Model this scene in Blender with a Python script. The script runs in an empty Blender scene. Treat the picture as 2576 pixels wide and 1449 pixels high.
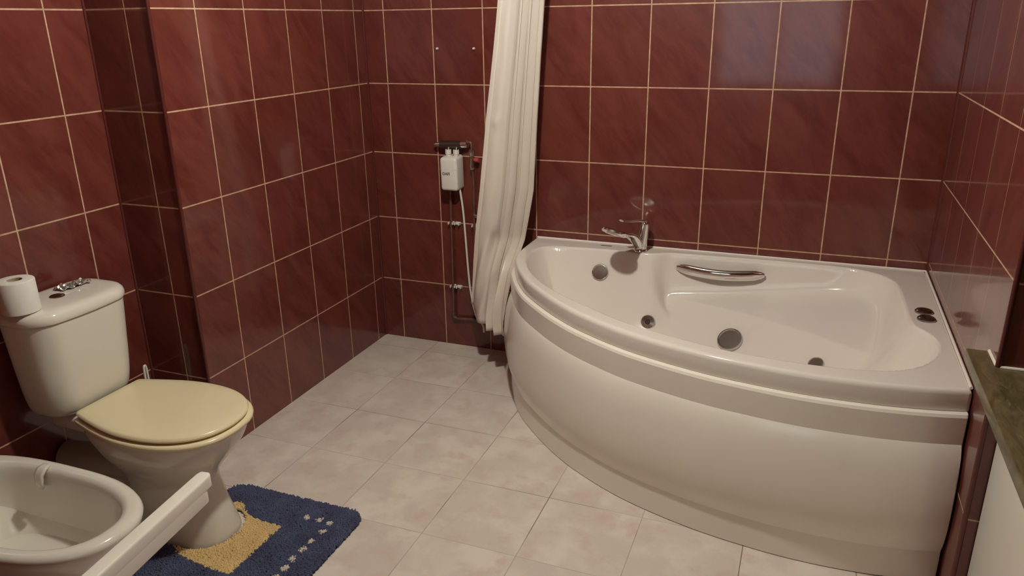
import bpy, bmesh, math, random
import numpy as np
from mathutils import Vector, Matrix

random.seed(7)
rng = np.random.default_rng(7)
sc = bpy.context.scene
C = sc.collection
PI = math.pi

# ------------------------------------------------------------------ camera
F_PX = 1915.35
YAW, PITCH, ROLL = -0.3761, -0.3370, -0.0156
CAM = Vector((2.0262, -3.2821, 1.5812))
cam_d = bpy.data.cameras.new('camera')
cam_d.sensor_width = 36.0
cam_d.lens = F_PX / 2576.0 * 36.0
cam_d.clip_start = 0.02
cam = bpy.data.objects.new('camera', cam_d)
C.objects.link(cam)
_f = Vector((math.sin(YAW) * math.cos(PITCH), math.cos(YAW) * math.cos(PITCH), math.sin(PITCH)))
_r = Vector((math.cos(YAW), -math.sin(YAW), 0.0))
_u = _r.cross(_f)
_r2 = _r * math.cos(ROLL) + _u * math.sin(ROLL)
_u2 = -_r * math.sin(ROLL) + _u * math.cos(ROLL)
_m = Matrix((( _r2.x, _u2.x, -_f.x, CAM.x), (_r2.y, _u2.y, -_f.y, CAM.y), (_r2.z, _u2.z, -_f.z, CAM.z), (0, 0, 0, 1)))
cam.matrix_world = _m
sc.camera = cam

# ------------------------------------------------------------------ light settings
LAMP = Vector((1.22, -1.54, 2.33))
BULB_R = 0.048
BULB_STRENGTH = 1020.0
BULB_COL = (1.0, 0.950, 0.825)
w = bpy.data.worlds.new('world')
sc.world = w
w.use_nodes = True
w.node_tree.nodes['Background'].inputs[0].default_value = (0.80, 0.90, 1.0, 1)
w.node_tree.nodes['Background'].inputs[1].default_value = 2.2      # dim daylight for tile sheen, enters only through the window added behind the camera
sc.view_settings.view_transform = 'Standard'
sc.view_settings.look = 'None'
sc.view_settings.exposure = 0.0
sc.view_settings.gamma = 1.0
sc.view_settings.use_curve_mapping = False
sc.cycles.use_denoising = True
sc.cycles.max_bounces = 8
sc.cycles.diffuse_bounces = 5
sc.cycles.glossy_bounces = 5
sc.cycles.sample_clamp_indirect = 4.0
sc.cycles.caustics_reflective = False
sc.cycles.caustics_refractive = False

# ------------------------------------------------------------------ node helpers
class NT:
    def __init__(s, name):
        s.m = bpy.data.materials.new(name)
        s.m.use_nodes = True
        s.t = s.m.node_tree
        s.n = s.t.nodes
        s.b = s.n['Principled BSDF']
    def node(s, typ, **kw):
        n = s.n.new(typ)
        for k, v in kw.items():
            setattr(n, k, v)
        return n
    def put(s, sock, v):
        if isinstance(v, bpy.types.NodeSocket):
            s.t.links.new(v, sock)
        else:
            sock.default_value = v
    def math(s, op, a, b=None, c=None):
        n = s.node('ShaderNodeMath', operation=op)
        s.put(n.inputs[0], a)
        if b is not None: s.put(n.inputs[1], b)
        if c is not None: s.put(n.inputs[2], c)
        return n.outputs[0]
    def sstep(s, v, a, b, lo=0.0, hi=1.0):
        n = s.node('ShaderNodeMapRange', interpolation_type='SMOOTHSTEP')
        s.put(n.inputs[0], v)
        n.inputs[1].default_value = a; n.inputs[2].default_value = b
        n.inputs[3].default_value = lo; n.inputs[4].default_value = hi
        return n.outputs[0]
    def mix(s, f, a, b):
        n = s.node('ShaderNodeMix', data_type='RGBA')
        s.put(n.inputs[0], f)
        s.put(n.inputs[6], a if isinstance(a, bpy.types.NodeSocket) else (*a, 1))
        s.put(n.inputs[7], b if isinstance(b, bpy.types.NodeSocket) else (*b, 1))
        return n.outputs[2]
    def noise(s, vec, scale, detail=3.0, rough=0.5, dist=0.0):
        n = s.node('ShaderNodeTexNoise')
        s.put(n.inputs['Vector'], vec)
        n.inputs['Scale'].default_value = scale
        n.inputs['Detail'].default_value = detail
        n.inputs['Roughness'].default_value = rough
        n.inputs['Distortion'].default_value = dist
        return n.outputs['Fac']
    def coord(s):
        return s.node('ShaderNodeTexCoord').outputs['Object']
    def bump(s, h, strength=0.3, dist=0.002):
        n = s.node('ShaderNodeBump')
        n.inputs['Strength'].default_value = strength
        n.inputs['Distance'].default_value = dist
        s.put(n.inputs['Height'], h)
        s.t.links.new(n.outputs[0], s.b.inputs['Normal'])


def simple(name, col, rough=0.4, metal=0.0, spec=0.5, coat=0.0, var=0.0, vscale=8.0):
    t = NT(name)
    if var > 0:
        f = t.noise(t.coord(), vscale, 4.0, 0.6)
        f = t.sstep(f, 0.3, 0.7)
        c2 = tuple(max(0, c * (1 - var)) for c in col)
        t.put(t.b.inputs['Base Color'], t.mix(f, c2, col))
    else:
        t.b.inputs['Base Color'].default_value = (*col, 1)
    t.b.inputs['Roughness'].default_value = rough
    t.b.inputs['Metallic'].default_value = metal
    t.b.inputs['Specular IOR Level'].default_value = spec
    t.b.inputs['Coat Weight'].default_value = coat
    return t.m

TW, TH, TZ0 = 0.25, 0.3287, -0.0055

def wall_tile(name, axis, u0, seed=0.0, thin=1.0):
    t = NT(name)
    co = t.coord()
    sep = t.node('ShaderNodeSeparateXYZ')
    t.t.links.new(co, sep.inputs[0])
    a = sep.outputs[axis]
    u = t.math('DIVIDE', t.math('SUBTRACT', a, u0), TW)
    v = t.math('DIVIDE', t.math('SUBTRACT', sep.outputs[2], TZ0), TH)
    def dist(x, w):
        fr = t.math('FRACT', x)
        return t.math('MULTIPLY', t.math('MINIMUM', fr, t.math('SUBTRACT', 1.0, fr)), w)
    tilemask = t.math('MULTIPLY', t.sstep(dist(u, TW), 0.0019 * thin, 0.0031 * thin), t.sstep(dist(v, TH), 0.0019, 0.0031))
    idv = t.node('ShaderNodeCombineXYZ')
    t.put(idv.inputs[0], t.math('FLOOR', u)); t.put(idv.inputs[1], t.math('FLOOR', v)); idv.inputs[2].default_value = seed
    wn = t.node('ShaderNodeTexWhiteNoise', noise_dimensions='3D')
    t.t.links.new(idv.outputs[0], wn.inputs['Vector'])
    # diagonal cloudy marbling, repeated with an offset per tile
    p = t.node('ShaderNodeCombineXYZ')
    uu = t.math('MULTIPLY', u, TW); vv = t.math('MULTIPLY', v, TH)
    s1 = t.math('ADD', uu, t.math('MULTIPLY', vv, 0.75))      # across the streaks
    s2 = t.math('SUBTRACT', t.math('MULTIPLY', uu, 0.75), vv)  # along the streaks
    t.put(p.inputs[0], t.math('MULTIPLY', s1, 2.6)); t.put(p.inputs[1], t.math('MULTIPLY', s2, 0.75))
    t.put(p.inputs[2], t.math('MULTIPLY', wn.outputs['Value'], 3.0))
    n1 = t.sstep(t.noise(p.outputs[0], 3.2, 5.0, 0.62, 0.6), 0.32, 0.68)
    n2 = t.sstep(t.noise(p.outputs[0], 9.0, 5.0, 0.6, 0.8), 0.35, 0.72)
    c = t.mix(n1, (0.104, 0.0185, 0.0133), (0.160, 0.0385, 0.0285))
    c = t.mix(t.math('MULTIPLY', n2, 0.45), c, (0.172, 0.049, 0.038))
    tint = t.sstep(wn.outputs['Value'], 0.0, 1.0, 0.0, 0.25)
    c = t.mix(tint, c, (0.080, 0.0140, 0.0100))
    g = t.sstep(t.noise(co, 40.0, 2.0), 0.3, 0.7)
    grout = t.mix(g, (0.46, 0.29, 0.19), (0.58, 0.40, 0.28))
    t.put(t.b.inputs['Base Color'], t.mix(tilemask, grout, c))
    rough = t.node('ShaderNodeMapRange')
    t.put(rough.inputs[0], tilemask)
    rough.inputs[3].default_value = 0.7; rough.inputs[4].default_value = 0.34
    t.put(t.b.inputs['Roughness'], rough.outputs[0])
    t.b.inputs['Specular IOR Level'].default_value = 0.32
    t.put(t.b.inputs['Coat Weight'], t.math('MULTIPLY', tilemask, 0.75))
    t.b.inputs['Coat Roughness'].default_value = 0.085
    wob = t.math('MULTIPLY', t.noise(co, 14.0, 2.0), 0.25)
    t.bump(t.math('ADD', tilemask, wob), 0.25, 0.0012)
    return t.m

def floor_tile(name):
    t = NT(name)
    co = t.coord()
    sep = t.node('ShaderNodeSeparateXYZ')
    t.t.links.new(co, sep.inputs[0])
    W = 0.3296
    u = t.math('DIVIDE', t.math('SUBTRACT', sep.outputs[0], 0.9702), W)
    v = t.math('DIVIDE', t.math('SUBTRACT', sep.outputs[1], -1.119), W)
    def dist(x):
        fr = t.math('FRACT', x)
        return t.math('MULTIPLY', t.math('MINIMUM', fr, t.math('SUBTRACT', 1.0, fr)), W)
    du, dv = dist(u), dist(v)
    mask = t.math('MULTIPLY', t.sstep(du, 0.0009, 0.0019), t.sstep(dv, 0.0006, 0.0014))
    idv = t.node('ShaderNodeCombineXYZ')
    t.put(idv.inputs[0], t.math('FLOOR', u)); t.put(idv.inputs[1], t.math('FLOOR', v))
    wn = t.node('ShaderNodeTexWhiteNoise', noise_dimensions='3D')
    t.t.links.new(idv.outputs[0], wn.inputs['Vector'])
    add = t.node('ShaderNodeVectorMath', operation='MULTIPLY_ADD')
    t.t.links.new(wn.outputs['Color'], add.inputs[0]); add.inputs[1].default_value = (7, 7, 7)
    t.t.links.new(co, add.inputs[2])
    n1 = t.sstep(t.noise(add.outputs[0], 6.5, 4.0, 0.55, 0.3), 0.38, 0.66)
    n2 = t.sstep(t.noise(add.outputs[0], 11.0, 4.0, 0.6), 0.48, 0.72)
    c = t.mix(n1, (0.66, 0.592, 0.535), (0.76, 0.70, 0.635))
    c = t.mix(t.math('MULTIPLY', n2, 0.75), c, (0.635, 0.50, 0.455))
    c = t.mix(t.sstep(wn.outputs['Value'], 0, 1, 0, 0.15), c, (0.55, 0.54, 0.50))
    g = t.mix(t.sstep(t.noise(co, 3.0, 1.0), 0.45, 0.62), (0.47, 0.41, 0.36), (0.18, 0.14, 0.105))
    t.put(t.b.inputs['Base Color'], t.mix(mask, g, c))
    t.b.inputs['Roughness'].default_value = 0.34
    t.b.inputs['Specular IOR Level'].default_value = 0.4
    t.bump(mask, 0.2, 0.001)
    return t.m

M = {}
M['tile_back'] = wall_tile('red_wall_tile_back', 0, 0.1096, 1.0)
M['tile_left'] = wall_tile('red_wall_tile_left', 1, -0.0803, 2.0)
M['tile_pillar'] = wall_tile('red_wall_tile_pillar', 0, -0.101, 3.0)
M['tile_recess'] = wall_tile('red_wall_tile_recess', 1, -1.4353, 4.0)
M['tile_right'] = wall_tile('red_wall_tile_right', 1, -0.265, 5.0, 0.4)
M['tile_end'] = wall_tile('red_wall_tile_end', 0, 2.75, 6.0)
M['floor'] = floor_tile('marbled_floor_tile')
M['plaster'] = simple('white_plaster', (0.80, 0.77, 0.72), 0.85, var=0.05)
M['ceiling'] = simple('ceiling_paint', (0.34, 0.32, 0.29), 0.85, var=0.05)
M['trim'] = simple('dark_red_corner_trim', (0.085, 0.017, 0.014), 0.25)
M['acrylic'] = simple('white_acrylic', (0.80, 0.755, 0.70), 0.10, spec=0.45, var=0.02, vscale=3.0)
M['panel'] = simple('white_panel_acrylic', (0.87, 0.83, 0.755), 0.16, spec=0.45, var=0.04, vscale=2.5)
M['ceramic'] = simple('white_ceramic', (0.74, 0.71, 0.64), 0.10, spec=0.55, var=0.03, vscale=4.0)
M['tankceramic'] = simple('white_tank_ceramic', (0.72, 0.70, 0.63), 0.22, spec=0.5, var=0.03, vscale=4.0)
M['seat'] = simple('cream_plastic_seat', (0.78, 0.70, 0.47), 0.22, spec=0.5, var=0.03, vscale=5.0)
M['chrome'] = simple('chrome', (0.80, 0.78, 0.76), 0.06, metal=1.0)
M['satin'] = simple('satin_chrome', (0.58, 0.53, 0.50), 0.16, metal=1.0)
M['darkmetal'] = simple('dark_bronze_metal', (0.11, 0.085, 0.07), 0.35, metal=0.8)
M['copper'] = simple('dull_copper_pipe', (0.17, 0.080, 0.060), 0.4, metal=0.2, var=0.3, vscale=30.0)
M['redplastic'] = simple('red_plastic', (0.55, 0.06, 0.07), 0.4)
M['whiteplastic'] = simple('white_plastic', (0.78, 0.755, 0.70), 0.32, var=0.03)
M['black'] = simple('black_hole', (0.012, 0.011, 0.010), 0.6)
M['print'] = simple('grey_print', (0.14, 0.12, 0.11), 0.6)
M['paper'] = simple('toilet_paper', (0.74, 0.72, 0.68), 0.95, spec=0.1, var=0.05, vscale=40)
M['card'] = simple('cardboard_core', (0.42, 0.33, 0.22), 0.9, spec=0.1)
M['caulk'] = simple('white_caulk', (0.85, 0.80, 0.74), 0.5)
M['cabinet'] = simple('white_cabinet_lacquer', (0.76, 0.73, 0.66), 0.35, var=0.02)
M['chromedark'] = simple('dark_chrome', (0.30, 0.26, 0.24), 0.12, metal=1.0)
M['greypipe'] = simple('grey_waste_pipe', (0.40, 0.36, 0.30), 0.5)
M['backing'] = simple('mat_backing', (0.02, 0.022, 0.04), 0.95, spec=0.1)
M['blue'] = simple('blue_pile', (0.092, 0.102, 0.185), 0.9, spec=0.15, var=0.35, vscale=9.0)
M['yellow'] = simple('yellow_pile', (0.74, 0.55, 0.26), 0.9, spec=0.15, var=0.15, vscale=12.0)
M['creampile'] = simple('cream_pile', (0.66, 0.60, 0.50), 0.9, spec=0.15)
M['foil'] = simple('crumpled_foil', (0.62, 0.60, 0.57), 0.25, metal=0.9)
M['doorwhite'] = simple('white_door_paint', (0.74, 0.73, 0.70), 0.4)

# olive brown stone counter
t = NT('olive_stone')
co = t.coord()
mp = t.node('ShaderNodeMapping'); t.t.links.new(co, mp.inputs[0]); mp.inputs['Rotation'].default_value = (0, 0, 0.5); mp.inputs['Scale'].default_value = (3.2, 1.0, 1.0)
n1 = t.sstep(t.noise(mp.outputs[0], 9.0, 6.0, 0.68, 1.2), 0.3, 0.72)
n2 = t.sstep(t.noise(mp.outputs[0], 28.0, 4.0, 0.6, 0.6), 0.60, 0.74)
c = t.mix(n1, (0.070, 0.052, 0.022), (0.165, 0.130, 0.065))
c = t.mix(t.math('MULTIPLY', n2, 0.5), c, (0.27, 0.23, 0.15))
t.put(t.b.inputs['Base Color'], c)
t.b.inputs['Roughness'].default_value = 0.28
M['stone'] = t.m

# shower curtain: thin off-white vinyl, some light passes through, yellowed stains low down
t = NT('vinyl_curtain')
co = t.coord()
sep = t.node('ShaderNodeSeparateXYZ'); t.t.links.new(co, sep.inputs[0])
low = t.sstep(sep.outputs[2], 1.25, 0.2)
mp = t.node('ShaderNodeMapping'); t.t.links.new(co, mp.inputs[0]); mp.inputs['Scale'].default_value = (9.0, 6.0, 2.2)
ns = t.sstep(t.noise(mp.outputs[0], 1.6, 4.0, 0.6, 0.5), 0.35, 0.75)
f = t.math('MULTIPLY', low, t.math('ADD', 0.05, t.math('MULTIPLY', ns, 0.34)))
col = t.mix(f, (0.87, 0.815, 0.755), (0.76, 0.585, 0.46))
t.put(t.b.inputs['Base Color'], col)
t.b.inputs['Roughness'].default_value = 0.33
t.b.inputs['Specular IOR Level'].default_value = 0.4
tr = t.node('ShaderNodeBsdfTranslucent'); t.put(tr.inputs[0], col)
mx = t.node('ShaderNodeMixShader'); mx.inputs[0].default_value = 0.22
t.t.links.new(t.b.outputs[0], mx.inputs[1]); t.t.links.new(tr.outputs[0], mx.inputs[2])
t.t.links.new(mx.outputs[0], t.n['Material Output'].inputs[0])
M['vinyl'] = t.m

t = NT('lamp_bulb')
em = t.node('ShaderNodeEmission'); em.inputs[0].default_value = (*BULB_COL, 1); em.inputs[1].default_value = BULB_STRENGTH
t.t.links.new(em.outputs[0], t.n['Material Output'].inputs[0])
M['bulb'] = t.m

# ------------------------------------------------------------------ object helpers
def link(name, me, mats, parent=None, smooth=True):
    o = bpy.data.objects.new(name, me)
    C.objects.link(o)
    for m in (mats if isinstance(mats, (list, tuple)) else [mats]):
        me.materials.append(m)
    if smooth is not False:
        me.polygons.foreach_set('use_smooth', [True] * len(me.polygons))
        if smooth != 'all':
            me.update()
            try:
                me.set_sharp_from_angle(angle=math.radians(38 if smooth is True else smooth))
            except Exception:
                pass
    if parent is not None:
        o.parent = parent
        o.matrix_parent_inverse = Matrix.Translation(-Vector(parent.location)) if parent.parent is None else Matrix.Identity(4)
    me.update()
    return o

def pyd(name, verts, faces, mats, parent=None, smooth=True, mi=None):
    me = bpy.data.meshes.new(name)
    me.from_pydata([tuple(map(float, v)) for v in verts], [], [tuple(map(int, f)) for f in faces])
    if mi is not None:
        me.update()
    o = link(name, me, mats, parent, smooth)
    if mi is not None:
        me.polygons.foreach_set('material_index', list(map(int, mi)))
    return o

def bmo(name, bm, mats, parent=None, smooth=True):
    bmesh.ops.recalc_face_normals(bm, faces=bm.faces)
    me = bpy.data.meshes.new(name)
    bm.to_mesh(me); bm.free()
    return link(name, me, mats, parent, smooth)

def child_of_child(o, parent):
    """sub-part: geometry was given in world space, parent is a part (itself in world space)"""
    o.parent = parent
    root = parent.parent
    o.matrix_parent_inverse = Matrix.Identity(4)
    return o

def thing(name, label, cat, loc=(0, 0, 0), group=None):
    o = bpy.data.objects.new(name, None)
    o.empty_display_size = 0.1
    C.objects.link(o)
    o.location = loc
    o['label'] = label; o['category'] = cat
    if group: o['group'] = group
    return o

def tag(o, label, cat, group=None):
    o['label'] = label; o['category'] = cat
    if group: o['group'] = group
    return o

def struct(o):
    o['kind'] = 'structure'
    return o

def add_box(bm, lo, hi, bevel=0.0, seg=2):
    lo, hi = Vector(lo), Vector(hi)
    m = Matrix.Translation((lo + hi) / 2) @ Matrix.Diagonal((*(hi - lo), 1))
    r = bmesh.ops.create_cube(bm, size=1.0, matrix=m)
    if bevel > 0:
        es = list({e for v in r['verts'] for e in v.link_edges})
        bmesh.ops.bevel(bm, geom=es, offset=bevel, segments=seg, profile=0.5, affect='EDGES')

def box(name, lo, hi, mats, parent=None, bevel=0.0, seg=3, smooth=True):
    bm = bmesh.new()
    add_box(bm, lo, hi, bevel, seg)
    return bmo(name, bm, mats, parent, smooth)

def loft(rings, cap0=True, cap1=True, closed=True):
    verts, faces = [], []
    n = len(rings[0])
    for r in rings:
        verts += [tuple(p) for p in r]
    for k in range(len(rings) - 1):
        for i in range(n if closed else n - 1):
            j = (i + 1) % n
            faces.append((k * n + i, k * n + j, (k + 1) * n + j, (k + 1) * n + i))
    if cap0: faces.append(tuple(range(n - 1, -1, -1)))
    if cap1: faces.append(tuple((len(rings) - 1) * n + i for i in range(n)))
    return verts, faces

def catmull(pts, n=12, closed=False):
    P = [np.array(p, float) for p in pts]
    out = []
    N = len(P)
    for i in range(N if closed else N - 1):
        if closed:
            p0, p1, p2, p3 = P[(i - 1) % N], P[i], P[(i + 1) % N], P[(i + 2) % N]
        else:
            p0 = P[i - 1] if i > 0 else 2 * P[i] - P[i + 1]
            p1, p2 = P[i], P[i + 1]
            p3 = P[i + 2] if i + 2 < N else 2 * P[i + 1] - P[i]
        for k in range(n):
            s = k / n
            out.append(0.5 * ((2 * p1) + (-p0 + p2) * s + (2 * p0 - 5 * p1 + 4 * p2 - p3) * s * s + (-p0 + 3 * p1 - 3 * p2 + p3) * s ** 3))
    if not closed:
        out.append(P[-1])
    return np.array(out)

def tube_rings(path, radii, seg=12, up=(0, 0, 1), sx=1.0, sy=1.0):
    path = [Vector(p) for p in path]
    rings = []
    upv = Vector(up)
    prev = None
    for i, p in enumerate(path):
        tdir = (path[min(i + 1, len(path) - 1)] - path[max(i - 1, 0)]).normalized()
        ref = prev if prev is not None else (upv if abs(tdir.dot(upv)) < 0.95 else Vector((1, 0, 0)))
        side = tdir.cross(ref).normalized()
        n = side.cross(tdir).normalized()
        prev = n
        r = radii[i] if hasattr(radii, '__len__') else radii
        rx, ry = (r if isinstance(r, tuple) else (r * sx, r * sy))
        rings.append([p + side * (math.cos(2 * PI * k / seg) * rx) + n * (math.sin(2 * PI * k / seg) * ry) for k in range(seg)])
    return rings

def tube(name, path, r, mats, parent=None, seg=12, up=(0, 0, 1), smooth=True):
    v, f = loft(tube_rings(path, r, seg, up))
    return pyd(name, v, f, mats, parent, smooth)

def lathe(name, prof, mats, parent=None, center=(0, 0, 0), axis=(0, 0, 1), seg=40, smooth=True):
    """prof: list of (radius, height along axis)"""
    q = Vector((0, 0, 1)).rotation_difference(Vector(axis).normalized())
    c = Vector(center)
    rings = []
    for r, h in prof:
        rings.append([c + q @ Vector((max(r, 1e-5) * math.cos(2 * PI * k / seg), max(r, 1e-5) * math.sin(2 * PI * k / seg), h)) for k in range(seg)])
    v, f = loft(rings)
    return pyd(name, v, f, mats, parent, smooth)

def resample(poly, n):
    P = np.array(poly, float)
    Q = np.vstack([P, P[:1]])
    d = np.r_[0, np.cumsum(np.linalg.norm(np.diff(Q, axis=0), axis=1))]
    t = np.linspace(0, d[-1], n, endpoint=False)
    return np.stack([np.interp(t, d, Q[:, k]) for k in range(P.shape[1])], 1)

def superring(cx, cy, z, x0, x1, hw, n=64, e=2.4, eb=None):
    """closed ring: egg from x0 (back) to x1 (front), half width hw, superellipse exponent e front / eb back"""
    eb = eb or e
    out = []
    xm = cx
    for k in range(n):
        a = 2 * PI * k / n
        c, s = math.cos(a), math.sin(a)
        ee = e if c >= 0 else eb
        X = math.copysign(abs(c) ** (2 / ee), c); Y = math.copysign(abs(s) ** (2 / ee), s)
        out.append((xm + (X * (x1 - xm) if c >= 0 else X * (xm - x0)), cy + Y * hw, z))
    return out

# ------------------------------------------------------------------ the room
L1, D = 1.2844, 0.2774
RX, L2 = 2.5094, 1.275
YF, XR2, ZC = -3.75, 3.15, 2.45

def wallbox(name, lo, hi, mats_by_normal, default):
    """box whose faces take a material according to their normal (e.g. '+x')"""
    bm = bmesh.new()
    add_box(bm, lo, hi)
    bmesh.ops.recalc_face_normals(bm, faces=bm.faces)
    mats = [default] + [m for m in mats_by_normal.values()]
    keys = list(mats_by_normal.keys())
    for f in bm.faces:
        for k, key in enumerate(keys):
            ax = 'xyz'.index(key[1]); sg = 1 if key[0] == '+' else -1
            if f.normal[ax] * sg > 0.9:
                f.material_index = k + 1
    me = bpy.data.meshes.new(name); bm.to_mesh(me); bm.free()
    return struct(link(name, me, mats, None, False))

wallbox('floor', (-0.5, YF - 0.1, -0.12), (XR2 + 0.1, 0.1, 0.0), {'+z': M['floor']}, M['plaster'])
wallbox('ceiling', (-0.5, YF - 0.1, ZC), (XR2 + 0.1, 0.1, ZC + 0.1), {}, M['ceiling'])
wallbox('wall_back', (0.0, 0.0, 0.0), (RX, 0.12, ZC), {'-y': M['tile_back']}, M['plaster'])
wallbox('wall_left', (-0.40, -L1, 0.0), (0.0, 0.12, ZC), {'+x': M['tile_left'], '-y': M['tile_pillar']}, M['plaster'])
wallbox('wall_recess', (-0.40, YF, 0.0), (-D, -L1, ZC), {'+x': M['tile_recess']}, M['plaster'])
wallbox('wall_right', (RX, -L2, 0.0), (XR2 + 0.1, 0.12, ZC), {'-x': M['tile_right'], '-y': M['tile_end']}, M['plaster'])
wallbox('wall_side', (XR2, YF, 0.0), (XR2 + 0.1, -L2, ZC), {'-x': M['tile_right']}, M['plaster'])
wallbox('wall_added_blocker', (-0.40, YF, 0.0), (0.62, -2.52, ZC), {'+y': M['tile_back'], '+x': M['tile_recess']}, M['plaster'])  # unseen wall, added to cut stray light around the toilet and bidet
WX0, WX1, WZ0, WZ1 = 1.15, 2.20, 1.00, 1.95
bm = bmesh.new()
for lo, hi in (((-0.40, YF - 0.1, 0.0), (WX0, YF, ZC)), ((WX1, YF - 0.1, 0.0), (XR2 + 0.1, YF, ZC)), ((WX0, YF - 0.1, 0.0), (WX1, YF, WZ0)), ((WX0, YF - 0.1, WZ1), (WX1, YF, ZC))):
    add_box(bm, lo, hi)
struct(bmo('wall_front', bm, M['tile_back'], None, False))
bm = bmesh.new()
for lo, hi in (((WX0, YF - 0.09, WZ0), (WX0 + 0.06, YF - 0.03, WZ1)), ((WX1 - 0.06, YF - 0.09, WZ0), (WX1, YF - 0.03, WZ1)), ((WX0 + 0.06, YF - 0.09, WZ0), (WX1 - 0.06, YF - 0.03, WZ0 + 0.06)), ((WX0 + 0.06, YF - 0.09, WZ1 - 0.06), (WX1 - 0.06, YF - 0.03, WZ1)), ((1.65, YF - 0.09, WZ0 + 0.06), (1.70, YF - 0.03, WZ1 - 0.06))):
    add_box(bm, lo, hi, 0.004, 2)
added_win = struct(bmo('added_window_1', bm, M['whiteplastic']))  # unseen window, added to put a bluish sheen on the wall tiles
gl = NT('added_window_glass')
gl.b.inputs['Transmission Weight'].default_value = 1.0; gl.b.inputs['Roughness'].default_value = 0.0; gl.b.inputs['IOR'].default_value = 1.02
pn = box('added_window_pane', (WX0 + 0.055, YF - 0.064, WZ0 + 0.055), (WX1 - 0.055, YF - 0.060, WZ1 - 0.055), gl.m, added_win, smooth=False)

def vtrim(i, x, y, r=0.0065):
    v, f = loft([[(x + r * math.cos(2 * PI * k / 12), y + r * math.sin(2 * PI * k / 12), z) for k in range(12)] for z in (0.0, ZC)])
    return struct(pyd('trim_%d' % i, v, f, M['trim']))
vtrim(1, 0.0, 0.0); vtrim(2, 0.0, -L1); vtrim(3, RX, 0.0); vtrim(4, RX, -L2); vtrim(5, -D, -L1)

# ------------------------------------------------------------------ ceiling lamp (above the frame)
lamp = thing('ceiling_lamp', 'bare round ceiling bulb in a white holder above the toilet and bathtub', 'lamp', (LAMP.x, LAMP.y, ZC))
lathe('lamp_base', [(0.0, -0.001), (0.055, -0.001), (0.055, -0.016), (0.03, -0.024), (0.0, -0.024)], M['whiteplastic'], lamp, (LAMP.x, LAMP.y, ZC))
lathe('socket', [(0.0, -0.022), (0.022, -0.022), (0.024, -0.075), (0.0, -0.075)], M['whiteplastic'], lamp, (LAMP.x, LAMP.y, ZC))
prof = [(BULB_R * math.sin(PI * k / 16), -BULB_R * math.cos(PI * k / 16)) for k in range(17)]
lathe('bulb', prof, M['bulb'], lamp, tuple(LAMP), seg=24)

# ------------------------------------------------------------------ bathtub
ZR = 0.617
CURVE = [(0.850, -0.004), (0.849, -0.12), (0.853, -0.24), (0.868, -0.335), (0.905, -0.42), (0.955, -0.515), (1.022, -0.615), (1.109, -0.712), (1.215, -0.815), (1.344, -0.915),
         (1.54, -1.025), (1.772, -1.105), (1.964, -1.142), (2.115, -1.156), (2.268, -1.153), (2.40, -1.136), (2.506, -1.112)]
curve = catmull(CURVE, 14)
# HF-BEGIN
INNER = [(0.925, -0.29), (0.925, -0.21), (0.965, -0.141), (1.09, -0.112), (1.246, -0.100), (1.40, -0.103), (1.455, -0.092), (1.505, -0.068), (1.614, -0.060), (1.748, -0.054),
         (1.946, -0.045), (2.13, -0.045), (2.235, -0.055), (2.315, -0.095), (2.365, -0.155), (2.39, -0.24), (2.396, -0.40), (2.397, -0.55), (2.405, -0.64), (2.435, -0.69), (2.457, -0.749), (2.458, -0.82),
         (2.436, -0.905), (2.39, -0.98), (2.32, -1.035), (2.22, -1.065), (2.10, -1.073), (1.95, -1.064), (1.834, -1.045), (1.70, -1.005), (1.50, -0.925), (1.36, -0.835), (1.22, -0.735), (1.10, -0.625), (1.00, -0.49), (0.945, -0.375)]
LEDGE = [(1.45, 0.3), (1.455, -0.04), (1.475, -0.085), (1.53, -0.12), (1.70, -0.165), (1.887, -0.235), (2.10, -0.355), (2.30, -0.495), (2.40, -0.60), (2.48, -0.66), (2.8, -0.7), (2.8, 0.3)]

def _cat(pts, n, closed=True):
    P = [np.array(p, float) for p in pts]; N = len(P); out = []
    for i in range(N):
        p0, p1, p2, p3 = P[(i - 1) % N], P[i], P[(i + 1) % N], P[(i + 2) % N]
        for k in range(n):
            s = k / n
            out.append(0.5 * ((2 * p1) + (-p0 + p2) * s + (2 * p0 - 5 * p1 + 4 * p2 - p3) * s * s + (-p0 + 3 * p1 - 3 * p2 + p3) * s ** 3))
    return np.array(out)

def sdist(pts, poly):
    """signed distance, positive inside"""
    x, y = pts[:, 0], pts[:, 1]
    best = np.full(len(pts), 1e9); inside = np.zeros(len(pts), bool)
    n = len(poly)
    for i in range(n):
        a, b = poly[i], poly[(i + 1) % n]
        ab = b - a; L = ab @ ab + 1e-12
        tt = np.clip(((x - a[0]) * ab[0] + (y - a[1]) * ab[1]) / L, 0, 1)
        dx, dy = x - a[0] - tt * ab[0], y - a[1] - tt * ab[1]
        best = np.minimum(best, dx * dx + dy * dy)
        cond = ((a[1] > y) != (b[1] > y))
        with np.errstate(divide='ignore', invalid='ignore'):
            xi = (b[0] - a[0]) * (y - a[1]) / (b[1] - a[1]) + a[0]
        inside ^= cond & (x < xi)
    return np.where(inside, 1, -1) * np.sqrt(best)

def sst(v, a, b):
    tt = np.clip((v - a) / (b - a), 0, 1)
    return tt * tt * (3 - 2 * tt)

def smax(a, b, k):
    return 0.5 * (a + b + np.sqrt((a - b) ** 2 + k * k))

_inner = _cat(INNER, 6)
_ledge = np.array(LEDGE, float)

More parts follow.
